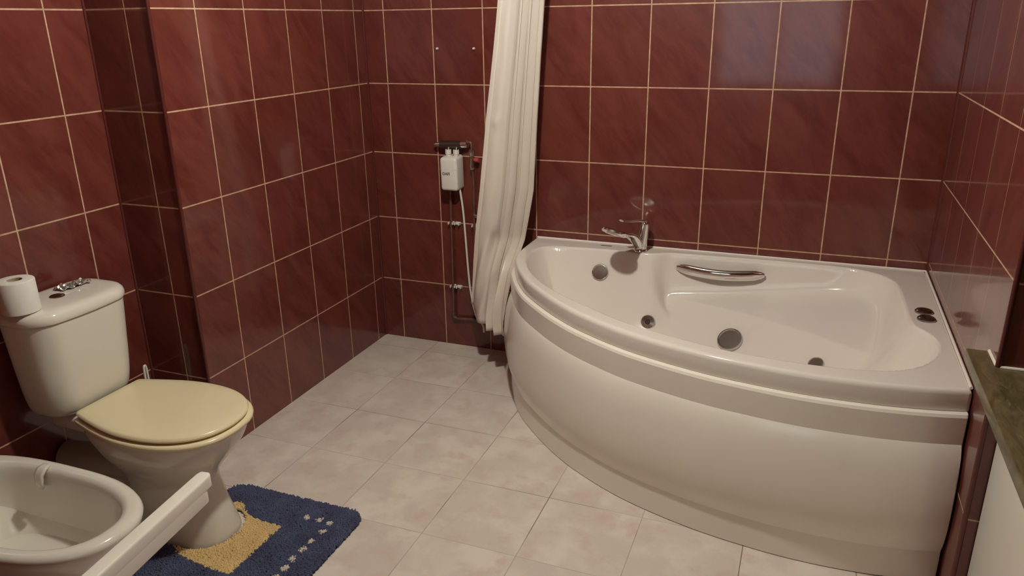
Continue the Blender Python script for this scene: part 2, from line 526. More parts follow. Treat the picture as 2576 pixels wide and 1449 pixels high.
def tub_h(pts):
    pts = np.asarray(pts, float)
    x, y = pts[:, 0], pts[:, 1]
    d = sdist(pts, _inner)
    c = -sdist(pts, _ledge)
    FL = 0.17
    steep = sst(x, 1.40, 1.47) * (1 - sst(c, 0.0, 0.09)) * (1 - 0.75 * sst(x, 2.12, 2.30))
    wd = 0.40 * (1 - steep) + 0.155 * steep
    wd = wd * (1 - 0.35 * sst(-y, 0.55, 0.95))
    dd = np.clip(d, 0, None)
    hI = FL + (ZR - FL) * np.clip(1 - dd / wd, 0, 1) ** 2
    hL = 0.432 + 0.30 * np.clip(-c, 0, 0.3)
    hT = FL + (0.432 - FL) * np.clip(1 - np.clip(c, 0, None) / 0.50, 0, 1) ** 2
    hb = np.where(c < 0, hL, hT)
    hb = hb
    h = smax(hI, hb, 0.028) - 0.0
    # rounded lip between deck and basin
    k = 0.016
    dl = d + 0.004
    lip = np.clip(dl / k, 0, 1)
    return np.where(d < -0.006, ZR, ZR + (np.minimum(h, ZR) - ZR) * (lip * lip * (3 - 2 * lip)))

def tub_n(x, y, e=0.004):
    h = tub_h([(x + e, y), (x - e, y), (x, y + e), (x, y - e), (x, y)])
    n = np.array([-(h[0] - h[1]) / (2 * e), -(h[2] - h[3]) / (2 * e), 1.0])
    return h[4], n / np.linalg.norm(n)
# HF-END

tub = thing('bathtub', 'large white corner whirlpool bathtub with curved front panel under red tiles', 'bathtub', (1.75, -0.55, 0.0))
outl = []
for p in curve: outl.append((p[0], p[1]))
# inset the rim outline a little behind the panel
co_, out2 = np.array(outl), []
for i in range(len(co_)):
    a, b = co_[max(i - 1, 0)], co_[min(i + 1, len(co_) - 1)]
    tdir = (b - a) / np.linalg.norm(b - a)
    nrm = np.array([-tdir[1], tdir[0]])       # to the left of travel = into the tub
    out2.append(co_[i] + nrm * 0.009)
out2[0] = np.array([out2[0][0], -0.002]); out2[-1] = np.array([2.5065, out2[-1][1]])
out2 = [tuple(p) for p in out2] + [(2.5065, y) for y in np.linspace(-1.02, -0.012, 26)] + [(x, -0.002) for x in np.linspace(2.497, 0.90, 40)]
O = resample(out2, 560)
ctr = np.array([1.75, -0.55])
vec = ctr - O; ln = np.linalg.norm(vec, axis=1); dr_ = vec / ln[:, None]
rings = []
rings.append(np.c_[O + dr_ * 0.012, np.full(len(O), 0.553)])
rings.append(np.c_[O + dr_ * 0.002, np.full(len(O), 0.552)])
rings.append(np.c_[O, np.full(len(O), 0.556)])
rings.append(np.c_[O, np.full(len(O), ZR - 0.016)])
for k in range(1, 7):
    a = k / 6 * PI / 2
    rings.append(np.c_[O + dr_ * 0.016 * (1 - math.cos(a)), np.full(len(O), ZR - 0.016 + 0.016 * math.sin(a))])
NR = 150
for k in range(1, NR + 1):
    s = k / NR
    dl = 0.016 + (ln - 0.016 - 0.004) * s
    P = O + dr_ * dl[:, None]
    rings.append(np.c_[P, tub_h(P)])
v, f = loft(rings, cap0=False, cap1=True)
shell = pyd('tub_shell', v, f, M['acrylic'], tub, 'all')

# white sealant line where the deck meets the tiles
v = [(0.866, -0.004, ZR + 0.001)]
bead = tube('caulk_bead', [(0.866, -0.0055, ZR + 0.001), (1.7, -0.0055, ZR + 0.001), (2.501, -0.0055, ZR + 0.001), (2.5035, -0.010, ZR + 0.001), (2.5035, -0.5, ZR + 0.001), (2.5035, -1.09, ZR + 0.001)], 0.0045, M['caulk'], tub, 8)

# front panel: short upright band, a crease, then a bulge that turns in at the toe
prof = [(-0.030, 0.549), (-0.004, 0.5515), (0.005, 0.549), (0.0095, 0.541), (0.0095, 0.50), (0.0075, 0.4575), (0.0082, 0.4565), (0.0160, 0.440), (0.0225, 0.422), (0.0290, 0.400), (0.0340, 0.375), (0.0395, 0.335), (0.0425, 0.290), (0.0430, 0.245), (0.0395, 0.200), (0.0310, 0.160), (0.0210, 0.130), (0.0115, 0.1055), (0.0112, 0.104), (0.0125, 0.060), (0.0125, 0.003)]
cN = resample(np.vstack([curve[:, :2]]), 10) if False else curve[:, :2]
nrm = []
for i in range(len(cN)):
    a, b = cN[max(i - 1, 0)], cN[min(i + 1, len(cN) - 1)]
    td = (b - a) / np.linalg.norm(b - a)
    nrm.append((td[1], -td[0]))
nrm = np.array(nrm)
rows = []
for off, z in prof:
    q = cN + nrm * off
    q[:, 1] = np.minimum(q[:, 1], -0.003); q[:, 0] = np.minimum(q[:, 0], 2.503)
    rows.append(np.c_[q, np.full(len(q), z)])
for off, z in reversed(prof):
    q = cN + nrm * (off - 0.006)
    q[:, 1] = np.minimum(q[:, 1], -0.003); q[:, 0] = np.minimum(q[:, 0], 2.501)
    rows.append(np.c_[q, np.full(len(q), z)])
rows.append(rows[0])
v, f = loft(rows, False, False, closed=False)
pyd('front_panel', v, f, M['panel'], tub, 11)

def on_tub(x, y):
    h, n = tub_n(x, y)
    return Vector((x, y, h)), Vector(n)

def jet(x, y, r, kind, label=None):
    p, n = on_tub(x, y)
    if kind == 'nozzle':
        n = (n + Vector((-0.10, -0.55, 0.0))).normalized()
        o = lathe('jet', [(0.0, -0.004), (r, -0.004), (r, 0.003), (r * 0.9, 0.008), (r * 0.35, 0.009), (r * 0.25, 0.006), (0.0, 0.006)], M['satin'], tub, p, n)
        s = lathe('jet_hole', [(0.0, 0.0062), (r * 0.16, 0.0062), (r * 0.16, 0.0095), (0, 0.0095)], M['black'], None, p, n, 16)
        s.parent = o; s.matrix_parent_inverse = o.matrix_parent_inverse.inverted() @ Matrix.Identity(4) if False else Matrix.Identity(4)
    elif kind == 'disc':
        o = lathe('jet', [(0.0, -0.004), (r, -0.004), (r, 0.005), (r * 0.93, 0.009), (r * 0.88, 0.0095), (r * 0.84, 0.008), (0.0, 0.0085)], M['satin'], tub, p, n)
    else:
        o = lathe('suction_cover', [(0.0, -0.004), (r, -0.004), (r, 0.012), (r * 0.95, 0.016), (r * 0.86, 0.016), (r * 0.82, 0.013), (0.0, 0.013)], M['satin'], tub, p, n)
    return o
JETS = [(1.211, -0.147, 0.037, 'disc'), (1.452, -0.245, 0.031, 'nozzle'), (1.8026, -0.3075, 0.051, 'cover'), (2.1293, -0.4725, 0.030, 'disc')]
for j in JETS: jet(*j)

# two push buttons on the right deck
for y in (-0.500, -0.574):
    lathe('control_button', [(0.0, -0.002), (0.029, -0.002), (0.029, 0.003), (0.024, 0.008), (0.012, 0.0105), (0.0, 0.011)], M['chromedark'], tub, (2.447, y, ZR + 0.002))

# chrome grab handle on the back wall of the basin
pts = []; rad = []
for k in range(25):
    s = k / 24
    x = 1.535 + 0.365 * s
    bow = math.sin(PI * s)
    e = min(1.0, min(s, 1 - s) / 0.13)
    pts.append((x, -0.082 + 0.010 * s - 0.024 * bow, 0.560 - 0.010 * bow - 0.003 * s))
    rad.append((0.005 + 0.0075 * math.sqrt(e), 0.009 + 0.014 * math.sqrt(e)))
tube('grab_handle', pts, rad, M['chrome'], tub, 16)
# small grey maker's mark on the deck, unreadable in the photo
box('deck_print', (1.185, -0.052, ZR - 0.001), (1.235, -0.040, ZR + 0.0006), M['print'], tub)

# ------------------------------------------------------------------ bath faucet
fa = thing('bath_faucet', 'chrome single-lever faucet with flat dish spout on the bathtub deck', 'faucet', (1.372, -0.08, ZR))
lathe('base', [(0.0, 0.0015), (0.029, 0.0015), (0.029, 0.005), (0.026, 0.012), (0.023, 0.02), (0.0, 0.02)], M['chrome'], fa, (1.372, -0.08, ZR))
path = catmull([(1.374, -0.079, 0.632), (1.378, -0.078, 0.665), (1.383, -0.077, 0.705), (1.386, -0.077, 0.738)], 5)
tube('body', path, [0.0255 - 0.004 * i / (len(path) - 1) for i in range(len(path))], M['chrome'], fa, 20, (0, 1, 0))
path = catmull([(1.370, -0.085, 0.640), (1.362, -0.115, 0.668), (1.350, -0.15, 0.697), (1.338, -0.19, 0.716), (1.325, -0.22, 0.724)], 5)
tube('spout_arm', path, [(0.022 + 0.012 * i / (len(path) - 1), 0.021 - 0.011 * i / (len(path) - 1)) for i in range(len(path))], M['chrome'], fa, 18)
# dish spout: flat egg, tilted up and outwards
def dish(name, c, fwd, rollz, L, W_, th, mat, parent):
    fwd = Vector(fwd).normalized()
    side = fwd.cross(Vector((0, 0, 1))).normalized()
    side = (side + Vector((0, 0, rollz))).normalized()
    up = side.cross(fwd).normalized()
    rings = []
    for s, hgt in ((0.72, -th), (0.93, -th * 0.7), (1.0, 0.0), (0.97, th * 0.5), (0.88, th * 0.55), (0.6, 0.0), (0.25, -th * 0.15)):
        ring = []
        for k in range(48):
            a = 2 * PI * k / 48
            ex = math.cos(a); ey = math.sin(a)
            wv = W_ * (1.0 + 0.12 * ex)
            ring.append(Vector(c) + fwd * (ex * L * s) + side * (ey * wv * s) + up * hgt)
        rings.append(ring)
    v, f = loft(rings)
    return pyd(name, v, f, mat, parent)
dish('dish_spout', (1.303, -0.262, 0.745), (-0.22, -1.0, 0.31), 0.16, 0.062, 0.058, 0.014, M['chrome'], fa)
# lever on top
lathe('handle_cap', [(0.0, 0.0), (0.020, 0.0), (0.021, 0.012), (0.015, 0.022), (0.0, 0.024)], M['chrome'], fa, (1.386, -0.077, 0.735))
path = catmull([(1.386, -0.080, 0.752), (1.365, -0.105, 0.760), (1.335, -0.14, 0.764), (1.305, -0.175, 0.772)], 6)
tube('lever', path, [(0.012 + 0.004 * i / (len(path) - 1), 0.0065 - 0.002 * i / (len(path) - 1)) for i in range(len(path))], M['chrome'], fa, 16)

# ------------------------------------------------------------------ toilet
TY = -1.675
wc = thing('toilet', 'white close-coupled toilet with cream closed lid standing by the left wall', 'toilet', (0.1, TY, 0))
sec = [  # z, x0, x1, hw, xm, e
    (0.000, 0.00, 0.395, 0.106, 0.22, 2.6), (0.012, 0.00, 0.395, 0.107, 0.22, 2.6), (0.05, 0.01, 0.386, 0.102, 0.22, 2.5), (0.12, 0.02, 0.366, 0.093, 0.21, 2.4), (0.175, 0.02, 0.352, 0.089, 0.21, 2.3),
    (0.21, 0.01, 0.348, 0.093, 0.20, 2.2), (0.24, 0.00, 0.360, 0.110, 0.20, 2.2), (0.275, -0.01, 0.388, 0.135, 0.21, 2.2), (0.31, -0.02, 0.419, 0.157, 0.22, 2.2), (0.345, -0.03, 0.446, 0.172, 0.22, 2.2), (0.38, -0.05, 0.464, 0.180, 0.22, 2.2), (0.397, -0.05, 0.468, 0.181, 0.22, 2.2), (0.404, -0.045, 0.462, 0.176, 0.22, 2.2)]
secf = catmull([s for s in sec], 4)
rings = [superring(s[4], TY, s[0], s[1], s[2], s[3], 72, s[5], 3.0) for s in secf]
v, f = loft(rings)
pyd('bowl', v, f, M['ceramic'], wc, 'all')
# rear shelf that carries the tank
bm = bmesh.new()
add_box(bm, (-0.20, TY - 0.105, 0.345), (0.03, TY + 0.105, 0.404), 0.02, 4)
bmo('tank_shelf', bm, M['ceramic'], wc)
# seat and lid
def slab_egg(name, z0, z1, x0, x1, hw, mat, r=0.007, dome=0.0, xm=0.2, e=2.15, eb=3.6, hole=False):
    rr = []
    for ins, z in ((r, z0), (r * 0.3, z0 + r * 0.3), (0.0, z0 + r), (0.0, z1 - r), (r * 0.3, z1 - r * 0.3), (r, z1)):
        rr.append(superring(xm, TY, z, x0 + ins, x1 - ins, hw - ins, 90, e, eb))
    if dome:
        for ins, dz in ((0.03, dome * 0.5), (0.07, dome * 0.85), (0.12, dome)):
            rr.append(superring(xm, TY, z1 + dz, x0 + ins * 0.8, x1 - ins, hw - ins, 90, e, eb))
    v, f = loft(rr)
    return pyd(name, v, f, mat, wc)
HWP = [(-0.046, 0.128), (0.06, 0.1600), (0.15, 0.1800), (0.23, 0.1850), (0.30, 0.1790), (0.36, 0.1620), (0.41, 0.1340), (0.445, 0.0980), (0.466, 0.0550), (0.4745, 0.0)]
def lid_ring(z, ins, grow=0.0):
    pr = catmull([(x + (grow if x > 0.3 else grow * max(0.0, (x + 0.05) / 0.35)), h + grow if h > 0 else 0.0) for x, h in HWP], 8)
    half = [(x, h) for x, h in pr]
    ring = [(x, TY + h) for x, h in half] + [(x, TY - h) for x, h in reversed(half[:-1])]
    R = resample(np.array(ring), 120)
    # inset towards the inside, with small rounded back corners
    for _ in range(2):
        pass
    out = []
    n = len(R)
    for i in range(n):
        a_, b_ = R[i - 1], R[(i + 1) % n]
        td = (b_ - a_) / np.linalg.norm(b_ - a_)
        nr = np.array([td[1], -td[0]])
        c_ = np.array([0.2, TY])
        if nr @ (c_ - R[i]) < 0: nr = -nr
        q = 0.5 * R[i] + 0.25 * (a_ + b_) + nr * ins
        out.append((q[0], q[1], z))
    return out
def slab(name, z0, z1, r, grow, dome):
    rr = [lid_ring(z, i, grow) for i, z in ((r, z0), (r * 0.3, z0 + r * 0.25), (0.0, z0 + r), (0.0, z1 - r), (r * 0.3, z1 - r * 0.3), (r, z1))]
    if dome:
        for sc_, k in ((0.88, 0.45), (0.68, 0.85), (0.40, 1.0)):
            rr.append([(0.205 + (p[0] - 0.205) * sc_, TY + (p[1] - TY) * sc_, z1 + dome * k) for p in rr[5]])
    v, f = loft(rr)
    return pyd(name, v, f, M['seat'], wc, 60)
slab('seat', 0.405, 0.4215, 0.007, 0.009, 0)
slab('lid', 0.4262, 0.4430, 0.0085, 0.0, 0.0035)
for s in (-1, 1):
    tube('hinge', [(-0.05, TY + s * 0.075 - 0.02, 0.418), (-0.05, TY + s * 0.075 + 0.02, 0.418)], 0.011, M['seat'], wc, 12)
# tank
def trect(z, x0, x1, hw, r, n=9, bow=0.0):
    out = []
    cy = TY
    cs = [(x1 - r, cy + hw - r, 0), (x0 + r, cy + hw - r, 90), (x0 + r, cy - hw + r, 180), (x1 - r, cy - hw + r, 270)]
    for cx_, cy_, a0 in cs:
        for k in range(n):
            a = math.radians(a0 + 90 * k / (n - 1))
            out.append((cx_ + r * math.cos(a), cy_ + r * math.sin(a), z))
    # extra points along the long front side for the bow
    ring = resample(np.array(out), 88)
    for p in ring:
        if p[0] > (x0 + x1) / 2:
            p[0] += bow * (1 - ((p[1] - cy) / hw) ** 2) * ((p[0] - (x0 + x1) / 2) / ((x1 - x0) / 2))
    return [tuple(p) for p in ring]
ts = [(0.4055, -0.245, -0.104, 0.122, 0.05, 0.0), (0.409, -0.254, -0.092, 0.134, 0.056, 0.006), (0.420, -0.260, -0.080, 0.144, 0.062, 0.010), (0.442, -0.263, -0.072, 0.1520, 0.068, 0.012), (0.50, -0.265, -0.066, 0.161, 0.072, 0.013), (0.60, -0.267, -0.061, 0.1695, 0.075, 0.014), (0.70, -0.268, -0.057, 0.1765, 0.075, 0.014), (0.7365, -0.268, -0.056, 0.1785, 0.075, 0.014)]
tsf = catmull(ts, 4)
v, f = loft([trect(s[0], s[1], s[2], s[3], s[4], 9, s[5]) for s in tsf])
pyd('tank', v, f, M['tankceramic'], wc, 'all')
tl = [(0.737, 0.010), (0.7375, 0.002), (0.742, 0.0), (0.752, 0.0), (0.762, 0.003), (0.770, 0.010), (0.7745, 0.021), (0.776, 0.036), (0.7765, 0.06)]
rr = [trect(z, -0.271 + ins * 0.6, -0.052 - ins, 0.186 - ins, max(0.078 - ins * 0.8, 0.02), 11, 0.018) for z, ins in tl]
v, f = loft(rr)
tlid = pyd('tank_lid', v, f, M['ceramic'], wc)
btn = lathe('flush_button', [(0.0, -0.003), (0.0225, -0.003), (0.0225, 0.0015), (0.0205, 0.003), (0.0185, 0.0018), (0.0, 0.0010)], M['chromedark'], None, (-0.160, -1.688, 0.777))
btn.parent = tlid
# waste pipe behind the pedestal
path = catmull([(0.03, -1.675, 0.19), (-0.06, -1.682, 0.19), (-0.15, -1.69, 0.185), (-0.262, -1.70, 0.18)], 5)
tube('waste_pipe', path, 0.055, M['greypipe'], wc, 24)

# toilet roll and foil scrap on the tank lid
roll = thing('toilet_roll', 'white toilet paper roll standing on the left end of the tank lid', 'toilet paper', (-0.135, -1.838, 0.777))
rc = (-0.142, -1.822, 0.7775)
v, f = loft([[(rc[0] + r * math.cos(2 * PI * k / 48), rc[1] + r * math.sin(2 * PI * k / 48), rc[2] + h) for k in range(48)] for r, h in ((0.021, 0.0), (0.050, 0.0), (0.052, 0.002), (0.052, 0.096), (0.050, 0.099), (0.048, 0.100), (0.021, 0.100), (0.021, 0.0))], False, False)
pyd('paper', v, f, M['paper'], roll)
v, f = loft([[(rc[0] + r * math.cos(2 * PI * k / 48), rc[1] + r * math.sin(2 * PI * k / 48), rc[2] + h) for k in range(48)] for r, h in ((0.0195, 0.001), (0.0208, 0.001), (0.0208, 0.099), (0.0195, 0.099), (0.0195, 0.001))], False, False)
pyd('cardboard_core', v, f, M['card'], roll)

bm = bmesh.new()
bmesh.ops.create_grid(bm, x_segments=16, y_segments=9, size=1.0)
for vv in bm.verts:
    x, y = vv.co.x, vv.co.y
    vv.co = Vector((-0.194 + 0.022 * y + 0.006 * x, -1.602 + 0.050 * x, 0.7795 + abs(rng.normal(0, 0.0075)) * (1.0 if abs(x) < 0.95 else 0.5)))
    vv.co += Vector(rng.normal(0, 0.0013, 3)) * Vector((1, 1, 0)).x
    vv.co.z = max(vv.co.z, 0.7785)
foil = bmo('foil_wrapper', bm, M['foil'], None, False)
md = foil.modifiers.new('thickness', 'SOLIDIFY'); md.thickness = 0.0008
tag(foil, 'crumpled silver foil scrap on the tank lid behind the flush button', 'foil')

# toilet brush behind the toilet
br = thing('toilet_brush', 'white toilet brush with looped handle behind the toilet lid', 'toilet brush', (-0.195, -1.385, 0))
lathe('holder', [(0.0, 0.0), (0.042, 0.0), (0.046, 0.01), (0.040, 0.14), (0.034, 0.15), (0.030, 0.148), (0.0, 0.148)], M['whiteplastic'], br, (-0.195, -1.385, 0.001))
loop = []
for k in range(41):
    a = 2 * PI * k / 40
    yy = 0.0065 * math.copysign(abs(math.cos(a)) ** 0.5, math.cos(a))
    zz = 0.336 + 0.058 * math.copysign(abs(math.sin(a)) ** 0.8, math.sin(a))
    loop.append((-0.195, -1.385 + yy, zz))
tube('handle_loop', loop, (0.0042) , M['whiteplastic'], br, 10, (1, 0, 0))
tube('stem', [(-0.195, -1.385, 0.145), (-0.195, -1.385, 0.282)], 0.006, M['whiteplastic'], br, 12, (1, 0, 0))

# ------------------------------------------------------------------ bidet
BY = -2.165
bd = thing('bidet', 'white ceramic bidet with open basin in the lower left corner of the picture', 'bidet', (0.1, BY, 0))
bs = [(0.0, 0.0, 0.40, 0.10, 2.5), (0.015, 0.0, 0.40, 0.10, 2.5), (0.12, 0.02, 0.375, 0.092, 2.4), (0.19, 0.0, 0.385, 0.10, 2.3), (0.25, -0.05, 0.43, 0.135, 2.2), (0.31, -0.12, 0.49, 0.167, 2.25), (0.36, -0.20, 0.525, 0.183, 2.3), (0.385, -0.22, 0.533, 0.188, 2.35)]
bsf = catmull(bs, 4)
rings = [superring(0.20, BY, s[0], s[1], s[2], s[3], 88, s[4], 3.2) for s in bsf]
for ins, z in ((0.004, 0.3935), (0.012, 0.3985), (0.024, 0.4005), (0.036, 0.3995), (0.046, 0.396), (0.053, 0.388), (0.057, 0.372), (0.060, 0.335), (0.064, 0.28), (0.072, 0.235), (0.092, 0.205), (0.13, 0.195)):
    rings.append(superring(0.20, BY, z, -0.22 + ins * (1.0 if ins < 0.03 else 2.0), 0.533 - ins, 0.188 - ins * 0.86, 88, 2.35, 3.0))
v, f = loft(rings)
pyd('basin', v, f, M['ceramic'], bd, 'all')
# overflow lip on the far side of the basin
v, f = loft([[(0.085 + sx * wv, BY + 0.188 - ins, z) for sx, wv in ((-1, hw_), (-0.6, hw_), (0, hw_), (0.6, hw_), (1, hw_))] for ins, z, hw_ in ((0.030, 0.3995, 0.010), (0.049, 0.396, 0.016), (0.060, 0.385, 0.015), (0.064, 0.360, 0.012), (0.060, 0.345, 0.008))], False, False, False)
ov = pyd('overflow_lip', v, f, M['ceramic'], bd, 'all')
ov.modifiers.new('thickness', 'SOLIDIFY').thickness = 0.008
lathe('drain', [(0.0, -0.002), (0.03, -0.002), (0.03, 0.002), (0.02, 0.004), (0.0, 0.002)], M['chrome'], bd, (0.20, BY, 0.196))

# ------------------------------------------------------------------ white rail in the foreground
rl = thing('towel_stand', 'white plastic rail with rounded stepped end crossing in front of the bidet', 'rail', (0.83, -2.9, 0))
A = Vector((0.790, -2.118, 0.60)); B = Vector((0.905, -3.02, 0.60))
dirv = (B - A).normalized(); sd = Vector((-dirv.y, dirv.x, 0)).normalized()
if sd.x < 0: sd = -sd
def prism(name, prof2, a, b, mat, parent, rnd=0.0, bev=0.004):
    """prof2: outline in (side, up); swept from a to b; the first end can be rounded in plan"""
    rings = []
    for s, shrink in ((0.0, 0.70), (0.004, 0.88), (0.010, 0.97), (0.02, 1.0), ((b - a).length, 1.0)):
        rings.append([a + dirv * s + sd * (x * shrink) + Vector((0, 0, z)) for x, z in prof2])
    v, f = loft(rings)
    return pyd(name, v, f, mat, parent, 50)
def rprof(x0, x1, z0, z1, r, n=5):
    out = []
    for cx_, cz_, a0 in ((x1 - r, z1 - r, 0), (x0 + r, z1 - r, 90), (x0 + r, z0 + r, 180), (x1 - r, z0 + r, 270)):
        for k in range(n):
            a = math.radians(a0 + 90 * k / (n - 1))
            out.append((cx_ + r * math.cos(a), cz_ + r * math.sin(a)))
    return out
M['railplastic'] = simple('glossy_white_rail', (0.80, 0.765, 0.70), 0.20, spec=0.5, var=0.03)
prism('rail_cap', rprof(-0.018, 0.0183, -0.034, 0.0, 0.006), A, B, M['railplastic'], rl)
prism('rail_body', rprof(-0.0175, 0.0180, -0.064, -0.012, 0.004), A + dirv * 0.018, B, M['railplastic'], rl)
for s in (0.78, 0.88):
    p = A + dirv * s
    tube('post', [(p.x, p.y, 0.02), (p.x, p.y, 0.545)], 0.014, M['railplastic'], rl, 16, (1, 0, 0))
p0, p1 = A + dirv * 0.70, A + dirv * 0.95
box('foot', (min(p0.x, p1.x) - 0.15, p1.y, 0.0), (max(p0.x, p1.x) + 0.15, p0.y, 0.022), M['railplastic'], rl, 0.006)

# ------------------------------------------------------------------ pedestal mat
mat_ = thing('pedestal_mat', 'blue shaggy pedestal mat with yellow patch and cream dots under the toilet', 'mat', (0.48, -1.69, 0))
X0, X1, Y0, Y1, RM = 0.205, 0.757, -1.955, -1.428, 0.06
def mat_inside(x, y, mrg=0.0):
    if not (X0 + mrg < x < X1 - mrg and Y0 + mrg < y < Y1 - mrg): return False
    r = RM
    for cx_, cy_, sx, sy in ((X0 + r, Y0 + r, -1, -1), (X1 - r, Y0 + r, 1, -1), (X0 + r, Y1 - r, -1, 1), (X1 - r, Y1 - r, 1, 1)):
        if (x - cx_) * sx > 0 and (y - cy_) * sy > 0 and (x - cx_) ** 2 + (y - cy_) ** 2 > (r - mrg) ** 2: return False
    # cut-out round the pedestal
    if x < 0.31 and abs(y - TY) < 0.115 + mrg: return False
    if x >= 0.31 and ((x - 0.31) / (0.094 + mrg)) ** 2 + ((y - TY) / (0.113 + mrg)) ** 2 < 1: return False
    return True
# backing sheet: outline with the U cut-out
ol = []
def arc(cx_, cy_, r, a0, a1, n=8):
    for k in range(n + 1):
        a = math.radians(a0 + (a1 - a0) * k / n); ol.append((cx_ + r * math.cos(a), cy_ + r * math.sin(a)))
i_ = 0.006
arc(X1 - RM, Y1 - RM, RM - i_, 90, 0); arc(X1 - RM, Y0 + RM, RM - i_, 0, -90); arc(X0 + RM, Y0 + RM, RM - i_, -90, -180)
ol.append((X0 + i_, TY - 0.118))
for k in range(17):
    a = math.radians(-90 + 180 * k / 16); ol.append((0.31 + 0.097 * math.cos(a), TY + 0.117 * math.sin(a)))
ol.append((X0 + i_, TY + 0.118))
arc(X0 + RM, Y1 - RM, RM - i_, 180, 90)
bm = bmesh.new()
vs = [bm.verts.new((x, y, 0.001)) for x, y in ol]
fc = bm.faces.new(vs)
ex = bmesh.ops.extrude_face_region(bm, geom=[fc])
for e in ex['geom']:
    if isinstance(e, bmesh.types.BMVert): e.co.z = 0.007
bmesh.ops.triangulate(bm, faces=[f for f in bm.faces if len(f.verts) > 4])
bmo('backing', bm, M['backing'], mat_, False)
YEL = np.array([(0.283, -1.535), (0.319, -1.528), (0.345, -1.560), (0.392, -1.584), (0.46, -1.590), (0.526, -1.592), (0.523, -1.70), (0.524, -1.843), (0.42, -1.835), (0.305, -1.822), (0.27, -1.80), (0.27, -1.56)])
DOTS = [(0.575, -1.522), (0.624, -1.518), (0.667, -1.520), (0.669, -1.569), (0.663, -1.623), (0.662, -1.667), (0.660, -1.716), (0.664, -1.758), (0.661, -1.802), (0.662, -1.848), (0.620, -1.86), (0.575, -1.862)]
def in_poly(x, y, poly):
    ins = False
    for i in range(len(poly)):
        a, b = poly[i], poly[(i + 1) % len(poly)]
        if (a[1] > y) != (b[1] > y) and x < (b[0] - a[0]) * (y - a[1]) / (b[1] - a[1]) + a[0]: ins = not ins
    return ins
V, Fc, MI = [], [], []
st = 0.0040
ny = int((Y1 - Y0) / st); nx = int((X1 - X0) / st)
for i in range(nx + 1):
    for j in range(ny + 1):
        x = X0 + i * st + random.uniform(-0.45, 0.45) * st; y = Y0 + j * st + random.uniform(-0.45, 0.45) * st
        if not mat_inside(x, y, 0.004): continue
        m = 0
        if in_poly(x + random.gauss(0, 0.0016), y + random.gauss(0, 0.0016), YEL): m = 1
        else:
            for dx, dy in DOTS:
                if (x - dx) ** 2 + (y - dy) ** 2 < (0.0115 + random.gauss(0, 0.0018)) ** 2: m = 2; break
        hgt = random.uniform(0.0135, 0.0175)
        lx, ly = random.gauss(0, 0.003), random.gauss(0, 0.003)
        r = 0.0033
        a0 = random.uniform(0, 6.28)
        b = len(V)
        for k in range(4):
            a = a0 + k * PI / 2; V.append((x + r * math.cos(a), y + r * math.sin(a), 0.005))
        for k in range(4):
            a = a0 + k * PI / 2; V.append((x + lx * 0.6 + r * 0.95 * math.cos(a), y + ly * 0.6 + r * 0.95 * math.sin(a), hgt * 0.88))
        V.append((x + lx, y + ly, hgt))
        for k in range(4):
            k2 = (k + 1) % 4
            Fc.append((b + k, b + k2, b + 4 + k2, b + 4 + k)); MI.append(m)
            Fc.append((b + 4 + k, b + 4 + k2, b + 8)); MI.append(m)
pile = pyd('pile', V, Fc, [M['blue'], M['yellow'], M['creampile']], mat_, 'all', MI)
pile['kind'] = 'stuff'

# ------------------------------------------------------------------ water heater, valve and pipes on the back wall
wh = thing('water_heater', 'small white electric water heater box on the back wall below the valve', 'water heater', (0.453, -0.05, 0.83))
bm = bmesh.new()
add_box(bm, (0.409, -0.092, 0.829), (0.497, -0.006, 0.994), 0.014, 4)
for vv in bm.verts:      # the front top edge slopes a little
    if vv.co.z > 0.95: vv.co.z -= 0.010 * (-(vv.co.y) / 0.09)
    vv.co.x += (0.994 - vv.co.z) * 0.012
bmo('heater_body', bm, M['whiteplastic'], wh)
box('seam', (0.412, -0.0925, 0.930), (0.492, -0.0915, 0.9312), M['cabinet'], wh)
for x in (0.438, 0.478):
    lathe('pipe_nut', [(0.0, 0.0), (0.0125, 0.0), (0.0125, 0.008), (0.0150, 0.009), (0.0150, 0.030), (0.0, 0.030)], M['whiteplastic'], wh, (x, -0.048, 0.988), seg=8, smooth=False)
cu = bpy.data.curves.new('brand_text', 'FONT'); cu.body = 'DAFI'; cu.size = 0.018; cu.offset = 0.0006; cu.extrude = 0.0003; cu.align_x = 'LEFT'
tmp = bpy.data.objects.new('tmp_text', cu); C.objects.link(tmp)
dg = bpy.context.evaluated_depsgraph_get()
me = bpy.data.meshes.new_from_object(tmp.evaluated_get(dg))
bpy.data.objects.remove(tmp)
me.transform(Matrix.Translation((0.424, -0.0925, 0.904)) @ Matrix.Rotation(PI / 2, 4, 'X'))
bt = link('brand_print', me, M['print'], wh, False)
path = catmull([(0.489, -0.046, 0.834), (0.493, -0.044, 0.80), (0.500, -0.040, 0.72), (0.507, -0.040, 0.60), (0.516, -0.040, 0.42), (0.527, -0.040, 0.30), (0.552, -0.042, 0.19), (0.586, -0.040, 0.145), (0.590, -0.036, 0.105)], 8)
tube('power_cord', path, 0.0052, M['whiteplastic'], wh, 10, (0, 1, 0))

